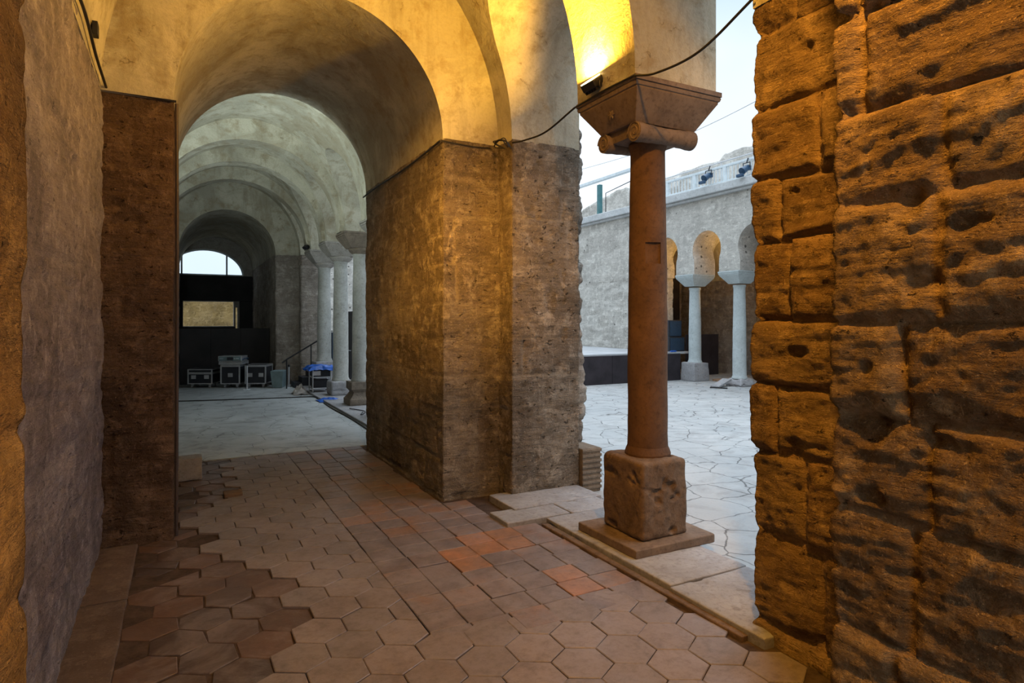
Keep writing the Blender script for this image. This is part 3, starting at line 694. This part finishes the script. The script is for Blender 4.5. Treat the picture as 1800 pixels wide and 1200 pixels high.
# end wall with lunette window and doorway
bm = bmesh.new(); add_box(bm, -.6, 3.3, 21.8, 22.1, -.02, 5.0)
ew = struct(from_bm('wall_end', bm, 'capital_grey'))
carve(ew, [prism([(-.42, 3.0)] + [(.69 - 1.11 * math.cos(t), 3.0 + .84 * math.sin(t)) for t in np.linspace(0, math.pi, 30)][1:-1] + [(1.80, 3.0)], 'y', 21, 23),
           prism([(.06, 1.40), (.06, 2.18), (1.50, 2.18), (1.50, 1.40)], 'y', 21, 23), prism([(1.55, 1.2), (1.55, 2.0), (1.62, 2.0), (1.62, 1.2)], 'y', 21, 23)])
bm = bmesh.new(); add_box(bm, -.05, 2.06, 21.70, 21.79, 2.20, 3.0, .01); add_box(bm, -.05, .05, 21.70, 21.79, 0, 2.2, .01); add_box(bm, 1.66, 2.06, 21.70, 21.79, 0, 2.2, .01); add_box(bm, .05, 1.53, 21.70, 21.79, 0, 1.38, .01)
struct(from_bm('trim_17', bm, 'black_board'))
wd = struct(bpy.data.objects.new('window_1', None)); col.objects.link(wd); wd.location = (.69, 21.95, 3.0)
bm = bmesh.new()
add_tube(bm, [(.69 - 1.09 * math.cos(t), 21.93, 3.0 + .82 * math.sin(t)) for t in np.linspace(0, math.pi, 30)], .03, 6)
for xx in (.02, 1.30): add_box(bm, xx - .025, xx + .025, 21.9, 21.96, 3.0, 3.66)
add_box(bm, -.4, 1.78, 21.9, 21.96, 2.99, 3.05)
at(from_bm('window_frame', bm, 'white_paint'), wd)
bm = bmesh.new(); add_box(bm, -.40, 1.78, 21.925, 21.935, 3.03, 3.06)
pr = [(.69 - 1.07 * math.cos(t), 21.93, 3.01 + .80 * math.sin(t)) for t in np.linspace(0, math.pi, 30)]
vs = [bm.verts.new(p) for p in pr]; vs2 = [bm.verts.new((p[0], 21.936, p[2])) for p in pr]; bm.faces.new(vs); bm.faces.new(vs2[::-1])
for i in range(29): bm.faces.new((vs[i], vs[i + 1], vs2[i + 1], vs2[i]))
at(from_bm('window_pane', bm, 'glass'), wd)
path_wall('wall_outside', [(-4, 25.0), (3.2, 25.0)], -.02, 3.1, .06, 44, 'stone_ochre', amp=.03, ch=(.2, .3), bw=(.3, .6))

# ------------------------------------------------------------------ stage and its equipment
st = thing('stage', 'low black-skirted stage with grey deck filling the far end of the hall', 'stage', (8.7, 12.8, -.03))
bm = bmesh.new(); add_box(bm, 6.2, 11.80, 12.75, 19.5, .68, .73); add_box(bm, 11.79, 12.4, 12.75, 13.60, .68, .73); at(from_bm('deck', bm, 'stage_top'), st)
for k in range(5):
    bm = bmesh.new(); x0 = 6.22 + k * 1.15; add_box(bm, x0, x0 + 1.14, 12.72, 12.78, -.03, .69, .004); at(from_bm('skirt_panel', bm, 'stage_black'), st)
bm = bmesh.new(); add_box(bm, 6.20, 6.26, 12.8, 19.5, -.03, .69); at(from_bm('side_skirt', bm, 'stage_black'), st)
def speaker(loc, w, d, h, label, grp='loudspeakers on the stage'):
    t = thing('loudspeaker', label, 'loudspeaker', loc, 0, grp)
    bm = bmesh.new(); add_box(bm, -w / 2, w / 2, -d / 2, d / 2, 0, h, .01); from_bm('cabinet', bm, 'case_black', t)
    bm = bmesh.new(); add_box(bm, -w / 2 + .03, w / 2 - .03, -d / 2 - .012, -d / 2 - .001, .03, h - .03, .004); from_bm('grille', bm, 'blue_grill', t)
    for s in (-1, 1):
        bm = bmesh.new(); add_tube(bm, [(s * (w / 2 + .001), -.06, h * .5), (s * (w / 2 + .03), -.06, h * .5), (s * (w / 2 + .03), .06, h * .5), (s * (w / 2 + .001), .06, h * .5)], .008, 6); from_bm('handle', bm, 'alu', t)
speaker((12.02, 13.14, .73), .56, .45, .40, 'wide dark blue loudspeaker at the bottom of the stack on the stage corner')
speaker((11.97, 13.14, 1.132), .46, .42, .46, 'narrower dark blue loudspeaker on top of the stack on the stage corner')
tag(rough_box('cloth_rag', 11.68, 11.86, 12.76, 12.84, .732, .765, 'blue_tarp', None, .01, .008, 5, .012), 'bright blue rag lying on the front edge of the stage deck', 'rag')
tag(rough_box('cloth_rag', 11.05, 11.20, 12.52, 12.66, -.03, .02, 'blue_tarp', None, .01, .008, 6, .015), 'small blue rag on the floor at the foot of the stage', 'rag')
boxthing('board_panel', 'dark board leaning upright behind the far arcade columns', 'panel', 12.98, 14.25, 13.55, 13.61, -.03, 1.17, 'stage_black')
boxthing('cloth_banner', 'tall narrow black cloth hanging in the corner behind the far arcade', 'banner', 14.20, 14.46, 15.42, 15.47, -.03, 3.0, 'stage_black')
o = rough_box('stone_slab', -.28, .28, -.12, .12, -.0, .05, 'marble', None, .02, .008, 9, .01); o.location = (11.66, 11.0, .03); o.rotation_euler = (0, R(-16), R(10)); tag(o, 'pale stone slab tilted against the base of a far arcade column', 'slab')
o = rough_box('metal_bar', -.2, .2, -.025, .025, 0, .03, 'black_board', None, .02, .001, 9, .006); o.location = (11.28, 10.72, -.03); o.rotation_euler = (0, 0, R(-58)); tag(o, 'short black bar lying on the hall floor by a far column', 'bar')
boxthing('plank', 'brown wooden plank on the floor between the far arcade columns', 'plank', 12.5, 12.75, 11.2, 12.1, -.03, .03, 'wood')
speaker((3.72, 17.0, -.03), .42, .4, 1.30, 'black case with white markings between the two farthest aisle columns', 'tall equipment beyond the aisle columns')
speaker((3.80, 14.6, -.03), .60, .5, 1.83, 'tall dark cabinet in the hall between the near pair of aisle columns', 'tall equipment beyond the aisle columns')

# ------------------------------------------------------------------ terrace railing and lamps
rl = thing('railing', 'white painted metal railing along the terrace above the far arcade', 'railing', (11.9, 11, 4.96))
bm = bmesh.new(); add_box(bm, 11.87, 11.93, 6.4, 14.2, 5.38, 5.44, .008); at(from_bm('top_rail', bm, 'white_paint'), rl)
bm = bmesh.new(); add_box(bm, 11.88, 11.92, 6.4, 14.2, 5.02, 5.05, .005); at(from_bm('bottom_rail', bm, 'white_paint'), rl)
y = 8.0; n = 0
while y < 14.15:
    big = n % 9 == 0
    bm = bmesh.new(); w = .055 if big else .011; add_box(bm, 11.9 - w / 2, 11.9 + w / 2, y - w, y + w, 4.96 if big else 5.04, 5.43 if big else 5.39)
    at(from_bm('post' if big else 'baluster', bm, 'white_paint'), rl); y += .115; n += 1
bm = bmesh.new(); add_tube(bm, [(11.98, 6.4, 5.56), (11.98, 14.3, 5.56)], .014, 8)
for yy in (9.2, 11.3, 13.4): add_tube(bm, [(11.98, yy, 5.55), (11.98, yy, 4.96)], .014, 8)
at(from_bm('handrail', bm, 'alu'), rl)
def terrace_lamp(loc, label):
    t = thing('spotlight', label, 'spotlight', loc, 0, 'spotlights clamped to the terrace railing')
    bm = bmesh.new(); add_tube(bm, [(0, 0, 0), (-.16, 0, -.1)], [.07, .09], 14); add_box(bm, -.04, .08, -.08, .08, -.06, .06, .02); from_bm('housing', bm, 'fixture_blue', t, True)
    bm = bmesh.new(); add_tube(bm, [(0, -.1, 0), (0, -.1, .12), (0, .1, .12), (0, .1, 0)], .012, 6); add_tube(bm, [(0, 0, .12), (0.05, 0, .24)], .015, 6); from_bm('yoke', bm, 'dark_metal', t)
    bm = bmesh.new(); add_box(bm, -.26, -.18, -.09, .09, -.24, -.17, .01); from_bm('barn_door', bm, 'fixture_blue', t)
terrace_lamp((11.80, 11.55, 5.26), 'blue spotlight hanging on the white railing, the one nearer the column')
terrace_lamp((11.80, 10.35, 5.19), 'blue spotlight hanging on the white railing beside the right pier')
boxthing('metal_post', 'dark teal square post standing on the terrace ledge', 'post', 11.86, 11.98, 16.28, 16.42, 4.96, 5.95, 'green_paint')
bm = bmesh.new(); add_tube(bm, [(11.9, 16.0, 4.96), (11.9, 16.0, 5.62), (12.0, 15.0, 5.78), (12.0, 14.3, 5.85)], .014, 6)
tag(from_bm('guard_rail', bm, 'dark_metal'), 'thin dark guard rail running from the teal post along the terrace', 'rail')
bm = bmesh.new(); add_box(bm, 12.0, 12.14, 14.6, 26, 6.12, 6.2); add_tube(bm, [(12.07, 25.5, 6.15), (12.07, 25.5, 4.95)], .04, 8); add_tube(bm, [(12.07, 14.7, 6.15), (12.07, 14.7, 4.95)], .04, 8)
tag(from_bm('canopy_beam', bm, 'white_paint'), 'white horizontal steel beam on slim posts high above the terrace', 'beam')
bm = bmesh.new(); add_tube(bm, bez([(12.2, 20, 6.9), (12.2, 13, 6.65), (12.2, 7, 7.3)]), .010, 6)
add_tube(bm, [(12.2, 20, 6.9), (12.2, 20, 4.95)], .02, 6); add_tube(bm, [(12.2, 7, 7.3), (12.2, 7, 4.95)], .02, 6)
tag(from_bm('overhead_wire', bm, 'alu'), 'thin wire strung high above the terrace railing', 'wire')

# ------------------------------------------------------------------ flight cases and clutter in the far aisle
def flight_case(loc, w, d, h, rz, label, lid=.2, casters=True, handles=2, grp='black flight cases before the partition'):
    t = thing('flight_case', label, 'flight case', loc, rz, grp); z0 = .09 if casters else 0
    bm = bmesh.new(); add_box(bm, -w / 2, w / 2, -d / 2, d / 2, z0, h - h * lid - .004, .003); from_bm('body', bm, 'case_black', t)
    bm = bmesh.new(); add_box(bm, -w / 2, w / 2, -d / 2, d / 2, h - h * lid, h, .003); from_bm('lid', bm, 'case_black', t)
    bm = bmesh.new(); e = .014
    for sx in (-1, 1):
        for sy in (-1, 1): add_box(bm, sx * w / 2 - e, sx * w / 2 + e, sy * d / 2 - e, sy * d / 2 + e, z0, h)
    for z in (z0 + .01, h - h * lid - .012, h - h * lid + .014, h - .01):
        for s in (-1, 1): add_box(bm, -w / 2, w / 2, s * d / 2 - e * .8, s * d / 2 + e * .8, z - .011, z + .011); add_box(bm, s * w / 2 - e * .8, s * w / 2 + e * .8, -d / 2, d / 2, z - .011, z + .011)
    from_bm('edge_trim', bm, 'alu', t)
    for k in range(handles):
        x = 0 if handles == 1 else (k - .5) * w * .55
        bm = bmesh.new(); add_box(bm, x - .055, x + .055, -d / 2 - .012, -d / 2 - .001, h * .48, h * .48 + .09, .004); from_bm('handle', bm, 'alu', t)
    if casters:
        for sx in (-1, 1):
            for sy in (-1, 1):
                bm = bmesh.new(); x, y_ = sx * (w / 2 - .07), sy * (d / 2 - .07); add_tube(bm, [(x - .018, y_, .04), (x + .018, y_, .04)], .04, 14); add_box(bm, x - .028, x + .028, y_ - .02, y_ + .02, .05, z0); from_bm('caster', bm, 'alu', t)
    return t
flight_case((.50, 16.60, -.002), .54, .5, .44, R(-24), 'low black flight case on casters, left of the three on the floor', .22)
flight_case((1.12, 16.25, -.002), .42, .45, .535, R(-24), 'upright black flight case with one handle, under the rack unit', .03, True, 1)
flight_case((1.12, 16.25, .547), .50, .44, .075, R(-24), 'shallow equipment tray stacked on the upright flight case', .4, False, 0)
t = thing('rack_unit', 'small grey rack unit with control panel on top of the stacked cases', 'rack unit', (1.10, 16.25, .625), R(-24))
bm = bmesh.new(); add_box(bm, -.27, .27, -.2, .2, 0, .12, .006); from_bm('housing', bm, 'alu', t)
bm = bmesh.new(); add_box(bm, -.25, .25, -.212, -.201, .012, .108, .003); from_bm('front_panel', bm, 'bin_green', t)
bm = bmesh.new(); add_box(bm, -.06, .08, -.22, -.213, .025, .095, .002); from_bm('display', bm, 'case_black', t)
for k in range(8):
    x = -.22 + k * .022 if k < 4 else .11 + (k - 4) * .03
    bm = bmesh.new(); add_tube(bm, [(x, -.213, .06), (x, -.232, .06)], .008, 8); from_bm('knob', bm, 'white_paint', t)
bm = bmesh.new(); add_tube(bm, [(.27, -.15, .02), (.31, -.15, .06), (.31, .15, .06), (.27, .15, .02)], .012, 6); from_bm('handle', bm, 'fixture_blue', t)
flight_case((1.66, 16.05, -.002), .46, .5, .53, R(-24), 'tall open-framed flight case, right of the three on the floor', .03, True, 2)
def stanchion(loc, h, label):
    t = thing('barrier_post', label, 'barrier post', loc, 0, 'thin barrier posts in the far aisle')
    bm = bmesh.new(); add_tube(bm, [(0, 0, .012), (0, 0, h)], .02, 12); from_bm('post', bm, 'alu', t, True)
    bm = bmesh.new(); add_box(bm, -.08, .08, -.05, .05, 0, .014, .004); from_bm('foot', bm, 'white_paint', t)
    bm = bmesh.new(); add_tube(bm, [(0, 0, h), (0, 0, h + .05)], .028, 12); from_bm('cap', bm, 'dark_metal', t, True)
stanchion((1.335, 15.40, -.002), .56, 'slim metal barrier post standing in front of the flight cases')
stanchion((2.24, 15.36, -.002), .50, 'slim metal barrier post standing by the handrail and grey-green crate')
stanchion((-.20, 15.8, -.002), .62, 'slim metal barrier post at the left wall of the far aisle')
bm = bmesh.new(); add_box(bm, -.15, .15, -.22, .22, 0, .40, .01)
for v in bm.verts:
    if v.co.z < .2: v.co.x *= .75; v.co.y *= .85
o = from_bm('storage_crate', bm, 'bin_green'); o.location = (2.06, 15.66, -.002); o.rotation_euler = (0, 0, R(-20)); tag(o, 'grey-green tapered crate at the foot of the end pier', 'crate')
# steps with handrail
stp = thing('steps', 'dark steps with a black handrail climbing towards the hall by the end pier', 'steps', (2.45, 15.5, 0))
for k in range(4):
    bm = bmesh.new(); add_box(bm, 2.36 + .17 * k, 2.53 + .17 * k, 15.27, 15.85, -.002, .12 * (k + 1), .004); at(from_bm('step', bm, 'case_black'), stp)
bm = bmesh.new(); add_tube(bm, [(2.07, 15.22, .60), (2.17, 15.22, .68), (2.90, 15.22, 1.12), (3.05, 15.22, 1.12)], .017, 8)
add_tube(bm, [(2.17, 15.22, .0), (2.17, 15.22, .68)], .014, 8); add_tube(bm, [(2.72, 15.22, .3), (2.72, 15.22, 1.01)], .014, 8)
at(from_bm('handrail', bm, 'dark_metal'), stp)
# cart with rack under the blue tarp
ct = thing('equipment_cart', 'open metal cart holding dark equipment under the blue tarp', 'cart', (2.70, 14.0, 0))
bm = bmesh.new()
for x in (2.50, 2.88):
    for y_ in (13.78, 14.2): add_tube(bm, [(x, y_, .05), (x, y_, .52)], .013, 8)
for z in (.12, .36): add_tube(bm, [(2.5, 13.78, z), (2.88, 13.78, z), (2.88, 14.2, z), (2.5, 14.2, z), (2.5, 13.78, z)], .012, 6)
at(from_bm('frame', bm, 'alu'), ct)
bm = bmesh.new(); add_box(bm, 2.52, 2.87, 13.8, 14.18, .37, .52, .005); at(from_bm('rack_box', bm, 'case_black'), ct)
bm = bmesh.new(); add_box(bm, 2.50, 2.66, 13.772, 13.79, .40, .50, .003); at(from_bm('control_panel', bm, 'alu'), ct)
bm = bmesh.new(); add_box(bm, 2.53, 2.86, 13.82, 14.16, .135, .30, .005); at(from_bm('lower_box', bm, 'case_black'), ct)
for x in (2.52, 2.86):
    for y_ in (13.8, 14.18):
        bm = bmesh.new(); add_tube(bm, [(x - .015, y_, .027), (x + .015, y_, .027)], .028, 12); at(from_bm('caster', bm, 'black_rubber'), ct)
def cloth(name, cx, cy, z0, lx, ly, h, seed, mat, label, cat, drape=.0, n=36):
    P = np.zeros((n, n, 3)); u = np.linspace(-1, 1, n); U, V = np.meshgrid(u, u, indexing='ij')
    X = cx + U * lx * (1 + .15 * fbm(V * 2, 0, 0, seed, 2)); Y = cy + V * ly * (1 + .15 * fbm(U * 2, 5, 0, seed, 2))
    rr = np.sqrt(U ** 2 + V ** 2); Z = z0 + h * np.clip(1 - rr ** 2 * .9, 0, 1) * (.6 + .5 * fbm(U * 2.5, V * 2.5, 0, seed, 4, .65)) + .012
    if drape: Z = z0 + h * (.5 + .5 * fbm(U * 2, V * 2, 0, seed, 3)) - drape * sstep(.72, 1.0, np.maximum(abs(U), abs(V)))
    P[..., 0], P[..., 1], P[..., 2] = X, Y, Z
    me = grid_mesh(name, P); o = new_obj(name, me, mat); m = o.modifiers.new('s', 'SOLIDIFY'); m.thickness = .004; return tag(o, label, cat)
cloth('tarpaulin', 2.70, 14.0, .545, .30, .30, .10, 3, 'blue_tarp', 'bright blue tarpaulin thrown over the equipment cart', 'tarpaulin', .09)
cloth('tarpaulin', 2.58, 12.52, .0, .22, .22, .09, 4, 'blue_tarp', 'crumpled blue tarpaulin heap on the aisle floor before the pale pedestal', 'tarpaulin')
cloth('cloth_sheet', 2.27, 14.0, .0, .15, .2, .24, 8, 'white_cloth', 'crumpled pale sheet heaped on the floor left of the cart', 'sheet')

# ------------------------------------------------------------------ loose stones in the near and middle distance
tag(rough_box('stone_block', -.042, .19, 6.98, 7.21, -.006, .215, 'marble', None, .02, .006, 51, .012), 'pale square stone block on the floor against the left pier', 'stone block')
fb = thing('fluted_stone_block', 'dark stone block with horizontal flutes against the hall side of the middle pier', 'stone block', (3.5, 5.0, -.03))
bm = bmesh.new(); add_box(bm, 3.33, 3.54, 4.84, 5.14, -.03, .385, .008)
at(from_bm('block', bm, 'mould_dark'), fb)
bm = bmesh.new()
for k in range(8):
    z = .0 + k * .05; add_box(bm, 3.325, 3.545, 4.828, 4.842, z, z + .028, .006); add_box(bm, 3.538, 3.552, 4.835, 5.145, z, z + .028, .006)
at(from_bm('fluting', bm, 'mould_dark'), fb)
tag(rough_box('stone_fragment', .34, .50, 6.15, 6.30, -.012, .03, 'pedestal', None, .01, .006, 53, .012), 'small flat stone fragment on the floor near the left pier', 'stone')

# ------------------------------------------------------------------ cables
def cable(label, pts, r=.008, name='cable', mat='black_rubber', grp=None):
    bm = bmesh.new(); add_tube(bm, bez(pts, 10), r, 8); return tag(from_bm(name, bm, mat, None, True), label, 'cable', grp)
cable('black cable sagging from the right pier to the column capital', [(2.57, 2.20, 3.24), (2.59, 2.6, 3.12), (2.585, 2.95, 3.12), (2.585, 3.165, 3.175)], .0075)
cable('black cable running along the abacus under the lit impost', [(2.585, 3.165, 3.18), (2.582, 3.5, 3.185), (2.582, 3.855, 3.175)], .007)
cable('black cable drooping from the column capital to the middle pier', [(2.582, 3.855, 3.175), (2.57, 4.25, 3.10), (2.565, 4.60, 3.12), (2.56, 4.79, 3.15)], .0075)
bm = bmesh.new()
for s in range(4):
    rr = random.Random(s); add_tube(bm, bez([(2.56 + rr.uniform(-.02, .02), 4.84 + rr.uniform(-.02, .02), 3.12), (2.53 - rr.uniform(0, .06), 4.86, 3.17 + rr.uniform(0, .05)), (2.48, 4.98 + rr.uniform(-.05, .05), 3.19 + rr.uniform(-.04, .03)), (2.56, 4.93, 3.13)], 8), .005, 6)
tag(from_bm('cable_tangle', bm, 'black_rubber', None, True), 'tangle of thin wires at the arris of the middle pier', 'cable')
cable('thin cable along the springing line of the middle pier front', [(2.5, 5.115, 3.17), (2.3, 5.12, 3.165), (2.02, 5.11, 3.175)], .006)
cable('black cable running along the inner face of the middle pier', [(2.015, 5.13, 3.175), (2.018, 5.8, 3.15), (2.015, 6.4, 3.14), (2.018, 7.1, 3.15), (2.01, 7.72, 3.13)], .009)
cable('black cable clipped along the springing of the left wall', [(-.462, 2.8, 3.30), (-.462, 3.5, 3.245), (-.462, 4.1, 3.275), (-.462, 4.6, 3.23), (-.46, 5.17, 3.22)], .009)
cable('dark cable across the front of the left pier at springing height', [(-.46, 5.17, 3.21), (-.25, 5.165, 3.205), (-.03, 5.165, 3.195)], .009)
cable('dark conduit running down the inner edge of the left pier', [(-.028, 5.20, 3.19), (-.024, 5.22, 2.2), (-.026, 5.22, 1.1), (-.03, 5.24, .0)], .012, 'conduit_pipe', 'conduit')
cable('long black cable lying across the far aisle floor', [(-.4, 13.95, .006), (.2, 13.75, .006), (.9, 13.6, .006), (1.8, 13.42, .006), (2.40, 13.3, .008), (2.44, 12.95, .008)], .012)
cable('black cable looping over the marble sill behind the middle pier', [(2.42, 12.2, .006), (2.40, 11.4, .006), (2.42, 10.2, .006), (2.40, 9.0, .006)], .012)
cable('thin cable looping on the sill before the moulded base', [(2.6, 10.9, .052), (2.75, 10.5, .052), (2.66, 10.2, .052), (2.60, 10.14, .052), (2.70, 10.4, .052)], .008)
bm = bmesh.new(); add_box(bm, -.475, -.445, 4.50, 4.58, 3.33, 3.41, .004); tag(from_bm('junction_box', bm, 'dark_metal'), 'small dark junction box on the plaster above the left wall cable', 'junction box')

# ------------------------------------------------------------------ lamps: every light has a fixture; most are unseen fill lamps added for tone
def floodlight(loc, aim, power, color, label, size=.12, spread=165, lens='lamp_glow', grp=None, sc=1.0):
    t = thing('floodlight', label, 'floodlight', loc, 0, grp); d = Vector(aim).normalized(); q = d.to_track_quat('Z', 'Y').to_matrix().to_4x4()
    bm = bmesh.new(); add_box(bm, -.075 * sc, .075 * sc, -.05 * sc, .05 * sc, -.055 * sc, .0, .008, q)
    for k in range(5): add_box(bm, -.06 * sc + k * .03 * sc - .003, -.06 * sc + k * .03 * sc + .003, -.045 * sc, .045 * sc, -.075 * sc, -.05 * sc, 0, q)
    from_bm('housing', bm, 'dark_metal', t)
    bm = bmesh.new(); add_box(bm, -.066 * sc, .066 * sc, -.042 * sc, .042 * sc, .0005, .006, 0, q); from_bm('lens', bm, lens, t)
    bm = bmesh.new(); pts = [q @ Vector((-.08 * sc, 0, -.03 * sc)), q @ Vector((-.085 * sc, 0, -.03 * sc)) + Vector((0, 0, -.04)), q @ Vector((.085 * sc, 0, -.03 * sc)) + Vector((0, 0, -.04)), q @ Vector((.08 * sc, 0, -.03 * sc))]
    add_tube(bm, pts, .006, 6); from_bm('bracket', bm, 'dark_metal', t)
    L = bpy.data.lights.new('lamp', 'AREA'); L.shape = 'RECTANGLE'; L.size = size * sc; L.size_y = size * .65 * sc; L.energy = power; L.color = color; L.spread = R(spread)
    lo = bpy.data.objects.new('lamp_light', L); col.objects.link(lo); lo.parent = t; lo.location = d * .014; lo.rotation_euler = (-d).to_track_quat('Z', 'Y').to_euler()
    return t
floodlight((2.545, 3.60, 3.285), (-.60, .0, .80), P_NEAR, WARM, 'lit floodlight on the capital of the nearest column, washing the impost', spread=180)
floodlight((1.25, .85, 4.13), (.55, .30, -.78), P_FILL_BACK, AMBER, 'added floodlight under the crown of the near arch, above the picture, lighting the right pier', spread=130)  # unseen lamp, added to rake warm light over the right pier
floodlight((1.97, -.6, 3.0), (-.80, .37, -.48), P_FILL_SIDE, AMBER, 'added narrow floodlight on the right near pier, out of view behind the camera', spread=46)  # fill lamp added to warm the left near pier
floodlight((-.40, 8.4, 3.0), (.5, .65, .55), P_FILL_FAR, COOL, 'added cool floodlight on the left wall just past the left pier, out of view', lens='fill_cool', spread=130)  # unseen helper lamp, put in to brighten the far vault
floodlight((-.40, 12.4, 3.0), (.75, .1, .5), P_FILL_FAR * .2, COOL, 'added cool floodlight farther down the left wall of the far aisle, out of view', lens='fill_cool', spread=170)  # weaker added lamp for the farther bays
floodlight((2.50, 14.72, 3.28), (-.6, -.25, .7), .3, COOL, 'small floodlight on the capital of the farthest aisle column', lens='dark_metal', spread=170)
floodlight((-.43, 2.2, 3.0), (2.45, 2.95, -.70), 12, AMBER, 'added narrow floodlight high on the left wall, out of view above the picture', spread=36)  # unseen lamp put in to turn the middle pier front amber
floodlight((14.2, 11.9, 2.9), (-.5, .3, .8), P_FILL_HALL, WARM, 'added warm floodlight behind the far arcade', spread=180)  # added to warm the vault behind the hall arches
